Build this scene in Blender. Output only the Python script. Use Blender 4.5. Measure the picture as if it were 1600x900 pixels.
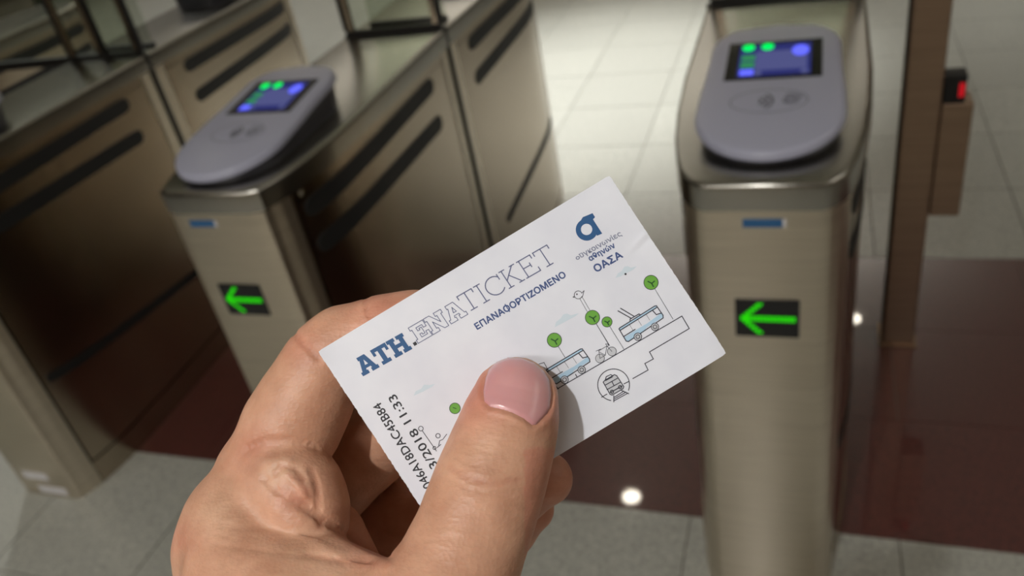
import bpy, bmesh, math, random
import numpy as np
from mathutils import Matrix, Vector
random.seed(7)
for o in list(bpy.data.objects): bpy.data.objects.remove(o)
S = bpy.context.scene
C = S.collection

# ------------------------------------------------------------------ camera
FPX = 1295.4
CAM = Vector((0, 0, 1.46))
RX = Vector((0.94161, 0.28942, -0.17207))
RY = -Vector((0.02527, -0.57036, -0.82101))
RZ = -Vector((-0.33576, 0.76872, -0.54437))
M3 = Matrix((RX, RY, RZ)).transposed()
cd = bpy.data.cameras.new('camera'); cam = bpy.data.objects.new('camera', cd); C.objects.link(cam)
cam.matrix_world = Matrix.Translation(CAM) @ M3.to_4x4()
cd.sensor_width = 36; cd.lens = 36 * FPX / 1600; cd.clip_start = .01; cd.clip_end = 60
DC = 0.2095                                   # distance of the ticket from the lens
cd.dof.use_dof = True; cd.dof.focus_distance = DC - .006; cd.dof.aperture_fstop = 16.0
S.camera = cam
S.view_settings.view_transform = 'Standard'; S.view_settings.look = 'None'
S.view_settings.gamma = 1; S.view_settings.exposure = 1.5

# ------------------------------------------------------------------ light
w = bpy.data.worlds.new('world'); S.world = w; w.use_nodes = True
w.node_tree.nodes['Background'].inputs[0].default_value = (1, .97, .92, 1)
w.node_tree.nodes['Background'].inputs[1].default_value = .05
CEIL = 3.0
LAMPS = [(-.40, -1.08, 34, 120), (-1.11, 3.82, 290, 60), (.36, 5.97, 40, 85), (-3.3, 2.9, 60, 100), (-4.6, 6.2, 60, 95),
         (2.2, -.6, 8, 95), (2.3, 3.9, 34, 80), (-3.2, -.9, 20, 95)]  # first three follow shadow and floor reflections; the rest are added for general fill
def spot_light(x, y, power, ang):
    l = bpy.data.lights.new('lamp_light', 'SPOT'); l.energy = power; l.color = (.99, .985, .965)
    l.spot_size = math.radians(ang); l.spot_blend = .55 if ang > 61 else 1.; l.shadow_soft_size = .035
    o = bpy.data.objects.new('lamp_light', l); C.objects.link(o); o.location = (x, y, CEIL - .03)
    return o
def fill_panel_light(x, y, sx, sy, power, col=(1, .97, .93)):
    l = bpy.data.lights.new('fill_panel_light', 'AREA'); l.shape = 'RECTANGLE'; l.size = sx; l.size_y = sy; l.energy = power; l.color = col
    o = bpy.data.objects.new('fill_panel_light', l); C.objects.link(o); o.location = (x, y, CEIL - .06)
    return o
FILL_PANELS = [(-1.2, -2.2, 3.2, .5, 17), (2.9, 1.2, .4, 3.0, 3)]  # unseen panels added for soft fill light
for p in FILL_PANELS: fill_panel_light(*p)
UP = (-2.2, 7.4, 2.2)                              # suspended trough, added out of view to brighten the ceiling
ul = bpy.data.lights.new('fill_trough_light', 'AREA'); ul.shape = 'RECTANGLE'; ul.size = 6; ul.size_y = .25; ul.energy = 42; ul.color = (1, .985, .95)
uo = bpy.data.objects.new('fill_trough_light', ul); C.objects.link(uo); uo.location = (UP[0], UP[1], UP[2] + .02); uo.rotation_euler = (math.pi, 0, 0)

# ------------------------------------------------------------------ materials
def lin(c):
    r = []
    for v in c[:3]:
        v /= 255.; r.append(v / 12.92 if v <= .04045 else ((v + .055) / 1.055) ** 2.4)
    return (*r, 1)
def mat(name, col, rough=.5, metal=0, **k):
    m = bpy.data.materials.new(name); m.use_nodes = True; b = m.node_tree.nodes['Principled BSDF']
    b.inputs['Base Color'].default_value = lin(col); b.inputs['Roughness'].default_value = rough; b.inputs['Metallic'].default_value = metal
    for n, v in k.items(): b.inputs[n.replace('_', ' ')].default_value = v
    return m
def nodes(m):
    nt = m.node_tree
    def N(t, **k):
        n = nt.nodes.new(t)
        for a, v in k.items():
            if a in n.inputs and not hasattr(n, a): n.inputs[a].default_value = v
            else:
                try: setattr(n, a, v)
                except Exception: n.inputs[a].default_value = v
        return n
    return nt, N, nt.nodes['Principled BSDF'], nt.links.new
def noise_col(m, c1, c2, scale, detail=3, lo=.35, hi=.65, stretch=None, perobj=0., bump=0., rough=None):
    nt, N, b, L = nodes(m)
    tc = N('ShaderNodeTexCoord'); src = tc.outputs['Object']
    if perobj:
        oi = N('ShaderNodeObjectInfo'); ad = N('ShaderNodeVectorMath'); ad.operation = 'ADD'
        L(src, ad.inputs[0]); sc = N('ShaderNodeMath'); sc.operation = 'MULTIPLY'; sc.inputs[1].default_value = 37.
        L(oi.outputs['Random'], sc.inputs[0]); L(sc.outputs[0], ad.inputs[1]); src = ad.outputs[0]
    if stretch:
        mp = N('ShaderNodeMapping'); mp.inputs['Scale'].default_value = stretch; L(src, mp.inputs[0]); src = mp.outputs[0]
    nz = N('ShaderNodeTexNoise'); nz.inputs['Scale'].default_value = scale; nz.inputs['Detail'].default_value = detail; L(src, nz.inputs['Vector'])
    cr = N('ShaderNodeValToRGB'); cr.color_ramp.elements[0].position = lo; cr.color_ramp.elements[1].position = hi
    cr.color_ramp.elements[0].color = lin(c1); cr.color_ramp.elements[1].color = lin(c2); L(nz.outputs['Fac'], cr.inputs[0])
    out = cr.outputs[0]
    if perobj:
        hs = N('ShaderNodeHueSaturation'); mr = N('ShaderNodeMapRange'); mr.inputs[3].default_value = 1 - perobj; mr.inputs[4].default_value = 1 + perobj
        L(oi.outputs['Random'], mr.inputs[0]); L(mr.outputs[0], hs.inputs['Value']); L(out, hs.inputs['Color']); out = hs.outputs[0]
    L(out, b.inputs['Base Color'])
    if bump:
        bp = N('ShaderNodeBump'); bp.inputs['Strength'].default_value = bump; bp.inputs['Distance'].default_value = .002
        L(nz.outputs['Fac'], bp.inputs['Height']); L(bp.outputs[0], b.inputs['Normal'])
    if rough:
        mr2 = N('ShaderNodeMapRange'); mr2.inputs[3].default_value = rough[0]; mr2.inputs[4].default_value = rough[1]
        L(nz.outputs['Fac'], mr2.inputs[0]); L(mr2.outputs[0], b.inputs['Roughness'])
    return m
STEEL = noise_col(mat('brushed_steel', (190, 180, 165), .36, 1), (200, 190, 174), (216, 206, 189), 6, 4, .3, .7, stretch=(1, 1, 40), rough=(.32, .42))
STEELTOP = noise_col(mat('satin_steel_top', (165, 164, 158), .27, 1), (164, 162, 156), (172, 170, 164), 3, 2, .3, .7, rough=(.24, .28))
STEELSIDE = noise_col(mat('brushed_steel_side', (165, 152, 134), .22, 1), (170, 157, 140), (175, 162, 145), 3, 2, .3, .7)
BRONZE = noise_col(mat('brown_steel', (120, 102, 86), .45, 1), (158, 135, 116), (172, 148, 127), 6, 3, .3, .7, stretch=(1, 1, 20))
DARK = mat('dark_cavity', (28, 26, 24), .7)
RUBBER = mat('black_rubber', (16, 15, 15), .55)
VENT = mat('black_vent', (17, 17, 17), .6)
GRAN = noise_col(mat('grey_granite', (150, 148, 138), .34), (140, 141, 134), (178, 178, 169), 130, 5, .3, .7, perobj=.035)
GRAN.node_tree.nodes['Principled BSDF'].inputs['Coat Weight'].default_value = .35
GRAN.node_tree.nodes['Principled BSDF'].inputs['Coat Roughness'].default_value = .12
RED = noise_col(mat('red_granite', (80, 38, 36), .3), (58, 26, 26), (92, 44, 40), 150, 5, .3, .7, perobj=.06)
RED.node_tree.nodes['Principled BSDF'].inputs['Coat Weight'].default_value = 1.
RED.node_tree.nodes['Principled BSDF'].inputs['Coat Roughness'].default_value = .035
GROUT = mat('grout', (118, 114, 106), .8)
PLASTIC = mat('grey_validator_plastic', (172, 174, 194), .34)
PLASTICD = mat('dark_validator_base', (62, 62, 70), .4)
SCREENB = mat('black_screen_glass', (10, 10, 14), .12)
BLUE = mat('blue_badge', (38, 92, 140), .4); WHITE = mat('white_sticker', (205, 203, 205), .5)
INK = mat('grey_icon_ink', (84, 84, 92), .5)
def emit(name, col, st):
    m = bpy.data.materials.new(name); m.use_nodes = True; nt = m.node_tree; nt.nodes.clear()
    e = nt.nodes.new('ShaderNodeEmission'); e.inputs[0].default_value = lin(col); e.inputs[1].default_value = st
    o = nt.nodes.new('ShaderNodeOutputMaterial'); nt.links.new(e.outputs[0], o.inputs[0]); return m
LCD = emit('lit_lcd', (50, 54, 118), .3); LCDV = emit('lcd_violet', (90, 96, 235), .55); LCDG = emit('lcd_green', (50, 130, 80), .4)
LCDL = emit('lcd_panel', (92, 96, 150), .27)
LEDG = emit('green_led', (0, 235, 90), .5); ARROW = emit('green_arrow_led', (40, 215, 10), .42); LEDR = emit('red_led', (215, 30, 40), .25)
LAMPE = emit('lamp_glow', (255, 244, 225), 14); PANE = emit('fill_panel_glow', (255, 246, 230), 1.0)
def glass_mat():
    m = bpy.data.materials.new('barrier_glass'); m.use_nodes = True; nt = m.node_tree; nt.nodes.clear()
    t = nt.nodes.new('ShaderNodeBsdfTransparent'); t.inputs[0].default_value = (.88, .905, .86, 1)
    g = nt.nodes.new('ShaderNodeBsdfGlossy'); g.inputs['Roughness'].default_value = .03
    fr = nt.nodes.new('ShaderNodeFresnel'); fr.inputs[0].default_value = 1.5
    mx = nt.nodes.new('ShaderNodeMixShader'); o = nt.nodes.new('ShaderNodeOutputMaterial')
    ge = nt.nodes.new('ShaderNodeNewGeometry'); su = nt.nodes.new('ShaderNodeMath'); su.operation = 'SUBTRACT'; su.use_clamp = True
    nt.links.new(fr.outputs[0], su.inputs[0]); nt.links.new(ge.outputs['Backfacing'], su.inputs[1])   # reflect on the entering face only
    nt.links.new(su.outputs[0], mx.inputs[0]); nt.links.new(t.outputs[0], mx.inputs[1]); nt.links.new(g.outputs[0], mx.inputs[2]); nt.links.new(mx.outputs[0], o.inputs[0])
    return m
GLASS = glass_mat()

# ------------------------------------------------------------------ helpers
def link(name, me, parent=None, m=None, loc=None):
    if m and not me.materials: me.materials.append(m)
    o = bpy.data.objects.new(name, me); C.objects.link(o)
    if parent: o.parent = parent
    if loc: o.location = loc
    return o
def empty(name, loc, label=None, cat=None, group=None):
    o = bpy.data.objects.new(name, None); C.objects.link(o); o.location = loc; o.empty_display_size = .05
    return tag(o, label, cat, group)
def tag(o, label=None, cat=None, group=None, kind=None):
    if label: o['label'] = label
    if cat: o['category'] = cat
    if group: o['group'] = group
    if kind: o['kind'] = kind
    return o
def mesh(name, V, F, smooth=False):
    me = bpy.data.meshes.new(name); me.from_pydata([tuple(map(float, v)) for v in V], [], F); me.validate()
    bm = bmesh.new(); bm.from_mesh(me); bmesh.ops.recalc_face_normals(bm, faces=bm.faces); bm.to_mesh(me); bm.free()
    if smooth:
        for p in me.polygons: p.use_smooth = True
    return me
def box(x0, x1, y0, y1, z0, z1, bev=0, seg=2):
    bm = bmesh.new(); bmesh.ops.create_cube(bm, size=1)
    for v in bm.verts:
        v.co = Vector(((x0 + x1) / 2 + v.co.x * (x1 - x0), (y0 + y1) / 2 + v.co.y * (y1 - y0), (z0 + z1) / 2 + v.co.z * (z1 - z0)))
    if bev: bmesh.ops.bevel(bm, geom=bm.edges[:], offset=bev, segments=seg, affect='EDGES', profile=.5)
    me = bpy.data.meshes.new('box'); bm.to_mesh(me); bm.free()
    return me
def prism(poly, z0, z1, bev=0, seg=3, bevbot=False):
    bm = bmesh.new(); a = [bm.verts.new((x, y, z0)) for x, y in poly]; b = [bm.verts.new((x, y, z1)) for x, y in poly]
    n = len(poly)
    bot = bm.faces.new(a[::-1]); top = bm.faces.new(b)
    for i in range(n): bm.faces.new((a[i], a[(i + 1) % n], b[(i + 1) % n], b[i]))
    bmesh.ops.recalc_face_normals(bm, faces=bm.faces)
    if bev:
        ed = set(top.edges) | (set(bot.edges) if bevbot else set())
        bmesh.ops.bevel(bm, geom=list(ed), offset=bev, segments=seg, affect='EDGES', profile=.5)
    me = bpy.data.meshes.new('prism'); bm.to_mesh(me); bm.free()
    for p in me.polygons: p.use_smooth = abs(p.normal.z) < .98
    me.set_sharp_from_angle(angle=math.radians(40))
    return me

# ------------------------------------------------------------------ room
def structure(name, me, m): return tag(link(name, me, None, m), kind='structure')
floor = structure('floor', box(-9, 4, -3, 11, -.05, -.004), GROUT)
CEILM = mat('ceiling_white', (214, 208, 198), .8); WALLM = noise_col(mat('wall_stone', (168, 158, 142), .5), (158, 149, 133), (176, 166, 150), 3)
structure('ceiling', box(-9, 4, -3, 11, CEIL, CEIL + .1), CEILM)
structure('wall_far', box(-9, 4, 11, 11.2, 0, CEIL), WALLM)
structure('wall_left', box(-9.2, -9, -3, 11, 0, CEIL), WALLM)
structure('wall_right', box(4, 4.2, -3, 11, 0, CEIL), WALLM)
structure('wall_near', box(-9, 4, -3.2, -3, 0, CEIL), mat('wall_dim', (150, 136, 118), .6))
T = .415; XT = .602; G = .0018
tile_me = box(-T / 2 + G, T / 2 - G, -T / 2 + G, T / 2 - G, -.012, 0); tile_me.materials.append(GRAN)
slab_me = box(-T * .84 + G / 2, T * .84 - G / 2, -.175 + G / 2, .175 - G / 2, -.012, 0); slab_me.materials.append(RED)
Y1, Y2 = 1.221, 2.271
def tile(me, name, x, y):
    o = link(name, me, floor); o.location = (x, y, 0); return o
ys = [Y1 - T * (k + .5) for k in range(2)] + [Y2 + T * (k + .5) for k in range(12)]
n = 0; far = []
for y in ys:
    for k in range(-4, 22):
        x = XT - T * (k + .5)
        vis = (x > -2.6 and y < 1.5 and x < 1.2) or (y > 2 and -4.6 < x < 1.9 and y < 6.5)
        if vis and n < 290: tile(tile_me, 'tile', x, y); n += 1
        elif y > Y2: far.append((x, y))
for k in range(14):
    for j in range(3):
        tile(slab_me, 'granite_slab', 1.6 - .6972 * (k) + (.349 if j == 1 else 0), Y1 + .175 + .35 * j)
for k in range(-4, 22):
    for y in [Y2 + T * (j + .5) for j in range(12, 20)]: far.append((XT - T * (k + .5), y))
    for y in [Y1 - T * (j + .5) for j in range(2, 8)]: far.append((XT - T * (k + .5), y))
V = []; F = []
for x, y in far:
    i = len(V); h = T / 2 - G
    V += [(x - h, y - h, -.012), (x + h, y - h, -.012), (x + h, y + h, -.012), (x - h, y + h, -.012), (x - h, y - h, 0), (x + h, y - h, 0), (x + h, y + h, 0), (x - h, y + h, 0)]
    F += [(i + 4, i + 5, i + 6, i + 7), (i, i + 1, i + 5, i + 4), (i + 1, i + 2, i + 6, i + 5), (i + 2, i + 3, i + 7, i + 6), (i + 3, i, i + 4, i + 7)]
o = link('floor_tiling', mesh('floor_tiling', V, F), floor, GRAN); o['kind'] = 'stuff'

# ------------------------------------------------------------------ ceiling lamps, some added as fill
def ring_disc(r0, r1, z0, z1, n=32):
    V = []; F = []
    for i in range(n):
        a = 2 * math.pi * i / n; c, s = math.cos(a), math.sin(a)
        V += [(r0 * c, r0 * s, z0), (r1 * c, r1 * s, z0), (r1 * c, r1 * s, z1), (r0 * c, r0 * s, z1)]
    for i in range(n):
        j = (i + 1) % n
        for k in range(4): F.append((4 * i + k, 4 * i + (k + 1) % 4, 4 * j + (k + 1) % 4, 4 * j + k))
    return mesh('ring', V, F)
def disc(r, z, n=32, x=0, y=0):
    return mesh('disc', [(x + r * math.cos(2 * math.pi * i / n), y + r * math.sin(2 * math.pi * i / n), z) for i in range(n)], [tuple(range(n))])
trim_me = ring_disc(.062, .085, -.02, 0); disc_me = disc(.058, -.012)
trim_me.materials.append(mat('lamp_trim', (210, 208, 200), .4)); disc_me.materials.append(LAMPE)
for i, (x, y, p, a) in enumerate(LAMPS):
    t = empty('ceiling_lamp', (x, y, CEIL), 'round ceiling downlight ' + ['behind the photographer, nearest the ticket', 'over the far floor left of the right gate', 'farthest down the hall', 'added as fill beyond the two left gates', 'added as fill deep in the left corner', 'added as fill behind the photographer at right', 'added as fill over the aisle right of the brown post', 'added as fill behind the photographer at left'][i], 'lamp', 'ceiling downlights above the hall')
    link('trim_ring', trim_me, t); link('diffuser', disc_me, t)
    s = spot_light(x, y, p, a)
for (x, y, sx, sy, p) in FILL_PANELS:
    t = empty('ceiling_fill_panel', (x, y, CEIL), 'long flat ceiling light panel added for soft fill, outside the picture', 'lamp', 'added fill light panels above the hall')
    link('housing', box(-sx / 2 - .03, sx / 2 + .03, -sy / 2 - .03, sy / 2 + .03, -.04, 0), t, CEILM)
    link('diffuser', box(-sx / 2, sx / 2, -sy / 2, sy / 2, -.05, -.041), t, PANE)

t = empty('added_ceiling_trough', (UP[0], UP[1], UP[2] - .08), 'long suspended light trough added to brighten the ceiling, outside the picture', 'lamp')
link('trough', box(-3.05, 3.05, -.16, .16, 0, .09, .01), t, CEILM)
for x in (-2.4, 2.4): link('hanger', box(x - .01, x + .01, -.01, .01, .09, CEIL - UP[2] + .08), t, CEILM)

# ------------------------------------------------------------------ fare gates
PROF_R = [(0, .155), (.41, .152), (.56, .145), (.66, .135), (.74, .121), (.78, .111), (.80, .103), (.815, .09), (.822, .076)]
PROF_B = [(0, .134), (.26, .138), (.5, .142), (.62, .141), (.68, .135), (.74, .124), (.78, .113), (.80, .104), (.815, .100), (.822, .086)]
def hw(d, prof):
    return float(np.interp(d, [p[0] for p in prof], [p[1] for p in prof]))
def plan(prof, d0, d1, s, off=0, n=40):
    ds = sorted(set([d0, d1] + [d for d in np.linspace(d0, d1, 14)] + [p[0] for p in prof if d0 < p[0] < d1]))
    L = [(-hw(d, prof) - off, s * d) for d in ds]; R = [(hw(d, prof) + off, s * d) for d in ds[::-1]]
    if d1 > .8:                     # round nose corners
        L[-1] = (-.076 - off * .5, s * (.822 + off)); R[0] = (.076 + off * .5, s * (.822 + off))
    p = L + R
    return p if s > 0 else p
def strip(prof, s, side, f0, f1, off, th, d0, d1, n=18, cap=0.):
    """curved plate on the flank; f0(d), f1(d) are its lower and upper edge, ends rounded by cap"""
    V = []; F = []
    for i in range(n + 1):
        if cap:
            u = i / n; L = d1 - d0
            # denser near the ends
            d = d0 + L * (.5 - .5 * math.cos(math.pi * u)); e = min(d - d0, d1 - d, cap)
            k = math.sqrt(max(0., 1 - (1 - e / cap) ** 2))
        else: d = d0 + (d1 - d0) * i / n; k = 1
        lo, hi = f0(d), f1(d); m = (lo + hi) / 2; h = max((hi - lo) / 2 * k, 1e-4); x = hw(d, prof) + off
        for (xx, zz) in ((x - th, m - h), (x, m - h), (x, m + h), (x - th, m + h)): V.append((side * xx, s * d, zz))
    for i in range(n):
        a, b = 4 * i, 4 * i + 4
        for k in range(4): F.append((a + k, a + (k + 1) % 4, b + (k + 1) % 4, b + k))
    F.append((0, 1, 2, 3)); F.append((4 * n + 3, 4 * n + 2, 4 * n + 1, 4 * n))
    me = mesh('strip', V, F, True); me.set_sharp_from_angle(angle=math.radians(35)); return me
K = lambda v: (lambda d: v)
def ellip(cx, cy, rx, ry, z, n=40, r_in=None):
    if r_in is None: return mesh('e', [(cx + rx * math.cos(2 * math.pi * i / n), cy + ry * math.sin(2 * math.pi * i / n), z) for i in range(n)], [tuple(range(n))])
    V = []; F = []
    for i in range(n):
        a = 2 * math.pi * i / n
        V += [(cx + rx * math.cos(a), cy + ry * math.sin(a), z), (cx + (rx - r_in) * math.cos(a), cy + (ry - r_in) * math.sin(a), z)]
    for i in range(n):
        j = (i + 1) % n; F.append((2 * i, 2 * j, 2 * j + 1, 2 * i + 1))
    return mesh('e', V, F)
def arcs(items, z):
    V = []; F = []
    for (cx, cy, r, a0, a1, wd) in items:
        n = 10
        for i in range(n + 1):
            a = math.radians(a0 + (a1 - a0) * i / n)
            V += [(cx + (r - wd / 2) * math.cos(a), cy + (r - wd / 2) * math.sin(a), z), (cx + (r + wd / 2) * math.cos(a), cy + (r + wd / 2) * math.sin(a), z)]
        b = len(V) - 2 * (n + 1)
        for i in range(n): F.append((b + 2 * i, b + 2 * i + 1, b + 2 * i + 3, b + 2 * i + 2))
    return mesh('arcs', V, F)
def validator(label, gx, s, dx=0., rz=0., dist=.612):
    """card reader: lies on the sloping cap; local x right, y towards the seam, z out of its face"""
    root = empty('card_validator', (gx + dx, 1.86 + s * dist, .9112), label, 'card reader')
    root.rotation_euler = (0, 0, rz + (0 if s < 0 else math.pi))
    # tongue outline, length .41, centred
    out = []
    for i in range(33):                     # front half ellipse
        a = math.pi + math.pi * i / 32; out.append((.107 * math.cos(a), -.08 + .12 * math.sin(a)))
    out += [(.106, -.02), (.103, .04), (.102, .09)]
    for i in range(13): a = math.pi / 2 * i / 12; out.append((.102 - .06 + .06 * math.cos(a), .12 + .075 * math.sin(a)))
    out += [(0, .202)]
    for i in range(13): a = math.pi / 2 + math.pi / 2 * i / 12; out.append((-.102 + .06 + .06 * math.cos(a), .12 + .075 * math.sin(a)))
    out += [(-.102, .09), (-.103, .04), (-.106, -.02)]
    tilt = math.atan2(.052, .43)
    zc = .046
    # wedge body from the cap up to the tilted plate
    def plate(sc, z0, z1, m, bev, name, flatbottom=False, par=root):
        bm_me = prism([(x * sc, y * sc) for x, y in out], z0, z1, bev, 4)
        for v in bm_me.vertices:
            x, y, z = v.co
            if flatbottom and z < z0 + .002: v.co = (x * .97, y * .97, 0); continue
            v.co = (x, y * math.cos(tilt) - z * math.sin(tilt), zc + y * math.sin(tilt) + z * math.cos(tilt))
        return link(name, bm_me, par, m)
    plate(.95, -.025, -.012, PLASTICD, 0, 'base_wedge', True)
    face = plate(1.0, -.012, .002, PLASTIC, .009, 'face_plate')
    R = Matrix.Translation((0, 0, zc)) @ Matrix.Rotation(tilt, 4, 'X')
    def on(name, me, m, par=root):
        me.transform(R); return link(name, me, par, m)
    sc = on('screen', box(-.073, .073, .008, .134, .001, .0032, .001), SCREENB)
    on('lit_display', box(-.054, .056, .017, .122, .0033, .0036), LCD, sc)
    on('display_panel', box(-.028, .05, .034, .098, .0037, .0039), LCDL, sc)
    for k, (y, m) in enumerate(((.078, LCDG), (.054, LCDG), (.029, LCDV))): on('display_key', box(-.05, -.029, y - .009, y + .009, .0037, .004), m, sc)
    on('display_clock', ellip(.04, .094, .013, .018, .0042), LCDV, sc)
    for x in (-.022, .047): on('display_dot', ellip(x, .024, .006, .008, .0042), LCDL, sc)
    for x in (-.041, -.011): on('status_light', ellip(x, .111, .0095, .0115, .005), LEDG, sc)
    ic = on('contactless_icon', ellip(-.002, -.06, .056, .034, .0026, 48, .0012), INK)
    on('wave_marks', arcs([(-.022, -.06, r, -50, 50, .0035) for r in (.01, .018, .026)], .0027), INK)
    on('hand_mark', arcs([(.03, -.06, r, 0, 360, .002) for r in (.006, .011)] + [(.03, -.06, .017, 20, 120, .002)], .0027), INK)
    return root
def led_arrow(x, z, y, full=True):
    V = []; F = []
    def dot(px_, pz, r=.0024):
        i = len(V); n = 8
        for k in range(n): V.append((x + px_ + r * math.cos(2 * math.pi * k / n), y, z + pz + r * math.sin(2 * math.pi * k / n)))
        F.append(tuple(range(i, i + n)))
    for i in range(15):
        for j in (-.0025, .0025): dot(-.029 + i * .0048, j)
    for i in range(6):
        for j in (0, .0045): dot(-.036 + j + i * .0046, .002 + i * .0048); dot(-.036 + j + i * .0046, -.002 - i * .0048)
    return mesh('led_arrow', V, F)
def gate(gx, prof, label, tip_dx, badge_dx, glass_mid=False, stickers=False, dz=0.):
    g = empty('fare_gate', (gx, 1.86, 0), label, 'fare gate', None)
    for s in (-1, 1):
        link('core', prism(plan(prof, .004, .80, s, -.014), .01, .866), g, DARK)
        c = link('top_plate', prism(plan(prof, .006, .822, s, .004), .868, .911, .009, 4), g, STEELTOP)
        link('nose_shell', prism(plan(prof, .757, .822, s, 0), 0, .866, 0), g, STEEL)
        link('plinth', prism(plan(prof, .01, .755, s, .0005), 0, .072), g, STEELSIDE)
        for side in (-1, 1):
            link('side_panel', strip(prof, s, side, K(.076), K(.846), -.0015, .01, .05, .75), g, STEELSIDE)
            link('end_trim', strip(prof, s, side, K(.073), K(.866), .0005, .012, .011, .047, 2), g, STEEL)
            link('top_rail', strip(prof, s, side, K(.849), K(.8665), .0005, .012, .05, .755), g, STEELSIDE)
            a = link('vent_slot', strip(prof, s, side, K(.803), lambda d: .847 - .006, .0004, .006, .13, .735, 28, .02), g, VENT)
            b = link('vent_slot', strip(prof, s, side, lambda d: .705 + .02 * (d / .7), lambda d: .744 + .02 * (d / .7), .0004, .006, .13, .735, 28, .02), g, VENT)
            e = link('vent_slot', strip(prof, s, side, lambda d: .252 + .085 * (d / .75), lambda d: .277 + .085 * (d / .75), .0004, .006, .15, .74, 28, .0125), g, VENT)
            sc = ellip(0, 0, .006, .006, 0, 16); sc.transform(Matrix.Translation((side * (hw(.735, prof) + .0012), s * .735, .858)) @ Matrix.Rotation(math.pi / 2, 4, 'Y'))
            link('screw', sc, g, STEELTOP)
    link('flap_gasket', prism([(-hw(0, prof) - .005, -.006), (hw(0, prof) + .005, -.006), (hw(0, prof) + .005, .006), (-hw(0, prof) - .005, .006)], 0, .913), g, RUBBER)
    # nose display and badge
    yf = -.822
    link('blue_badge', box(badge_dx - .029, badge_dx + .024, yf - .0015, yf + .001, .8405, .8535), g, BLUE)
    link('badge_edge', box(badge_dx + .0245, badge_dx + .029, yf - .0015, yf + .001, .8405, .8535), g, WHITE)
    dsp = link('arrow_display', box(tip_dx - .046, tip_dx + .046, yf - .0025, yf + .001, .648, .717, .001), g, SCREENB)
    link('led_arrow', led_arrow(tip_dx, .683, yf - .003), dsp, ARROW)
    if stickers:
        for (x0, x1, z0, z1) in ((-.055, .03, .062, .088), (-.03, .066, .012, .038)):
            link('sticker', box(x0, x1, yf - .0012, yf + .001, z0, z1), g, WHITE)
    # glass screen above the seam
    w_ = hw(0, prof) - .004
    gl = link('glass_pane', box(-w_ + .008, w_ - .008, -.004, .004, .925, 1.86), g, GLASS)
    link('glass_gasket', box(-w_, w_, -.008, .008, .9112, .924), g, RUBBER)
    for side in (-1, 1):
        link('glass_gasket', box(side * w_ - .005, side * w_ + .005, -.007, .007, .9245, 1.87), g, RUBBER)
        link('glass_edge_strip', box(side * (w_ - .014) - .007, side * (w_ - .014) + .007, -.0055, .0055, .9245, 1.86), g, STEELSIDE)
    if glass_mid:
        link('glass_gasket', box(-.005, .005, -.007, .007, .9245, 1.87), g, RUBBER)
        link('glass_edge_strip', box(-.022, -.008, -.0055, .0055, .9245, 1.86), g, STEELSIDE)
    if glass_mid:                                  # closed flap reaching over the aisle on the far side
        link('flap_glass', box(-.60, -w_ - .006, -.004, .004, .925, 1.86), g, GLASS)
        link('flap_edge', box(-.60, -w_ - .001, -.008, .008, .9, .924), g, RUBBER)
    # second pane, set back, with its black foot rail
    link('rear_glass_pane', box(-w_ * .72, w_ * .9, .062, .068, .925, 1.86), g, GLASS)
    link('rear_glass_rail', box(-w_ * .72, w_ * .9, (.055), .075, .9112, .922), g, RUBBER)
    return g
GR, GB, GA, GD = -.062, -.982, -1.898, -2.82
gate(GR, PROF_R, 'brushed steel fare gate at right, rounded top, green arrow display facing us', .006, .003)
gate(GB, PROF_B, 'steel fare gate behind the hand, long flank with black slots', -.012, -.03)
gate(GA, PROF_B, 'steel fare gate at far left with white stickers low on its nose', 0, 0, True, True)
gate(GD, PROF_B, 'distant steel fare gate seen only through the glass at the top left', 0, 0)
validator('grey oval card reader with lit blue screen on the right gate', GR, -1, .002, 0, .585)
validator('grey oval card reader with lit blue screen on the middle gate', GB, -1, -.008, -.02)
validator('grey oval card reader on the near end of the far left gate, outside the picture', GA, -1)
validator('grey card reader on the far end of the far left gate, top edge', GA, 1)
validator('grey card reader on the far end of the middle gate, outside the picture', GB, 1)
# post with lock box, right of the right gate
p = empty('barrier_post', (.222, 1.89, 0), 'brown steel square post with a box on its side, right of the right gate', 'post')
link('pole', box(-.037, .037, -.04, .04, 0, 1.3, .004), p, BRONZE)
link('black_seal', box(-.041, -.0375, -.036, -.022, .01, 1.29), p, RUBBER)
link('foot_plate', box(-.045, .045, -.048, .048, 0, .006, .002), p, BRONZE)
bx = link('lock_box', box(.038, .1, -.04, .03, .385, .66, .003), p, BRONZE)
sn = link('sensor', box(.038, .082, -.038, .01, .661, .722, .003), p, RUBBER)
link('red_light', box(.068, .078, -.0395, -.0375, .675, .705), sn, LEDR)
CLD = noise_col(mat('green_pillar', (72, 80, 64), .3), (64, 72, 58), (80, 88, 72), 20)
co = empty('pillar', (-6.0, 5.6, 0), 'dark green square pillar seen through the glass at the top left', 'pillar')
link('shaft', box(-.11, .11, -.11, .11, .1, CEIL, .01), co, CLD); link('base', box(-.14, .14, -.14, .14, 0, .1, .01), co, CLD)

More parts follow.
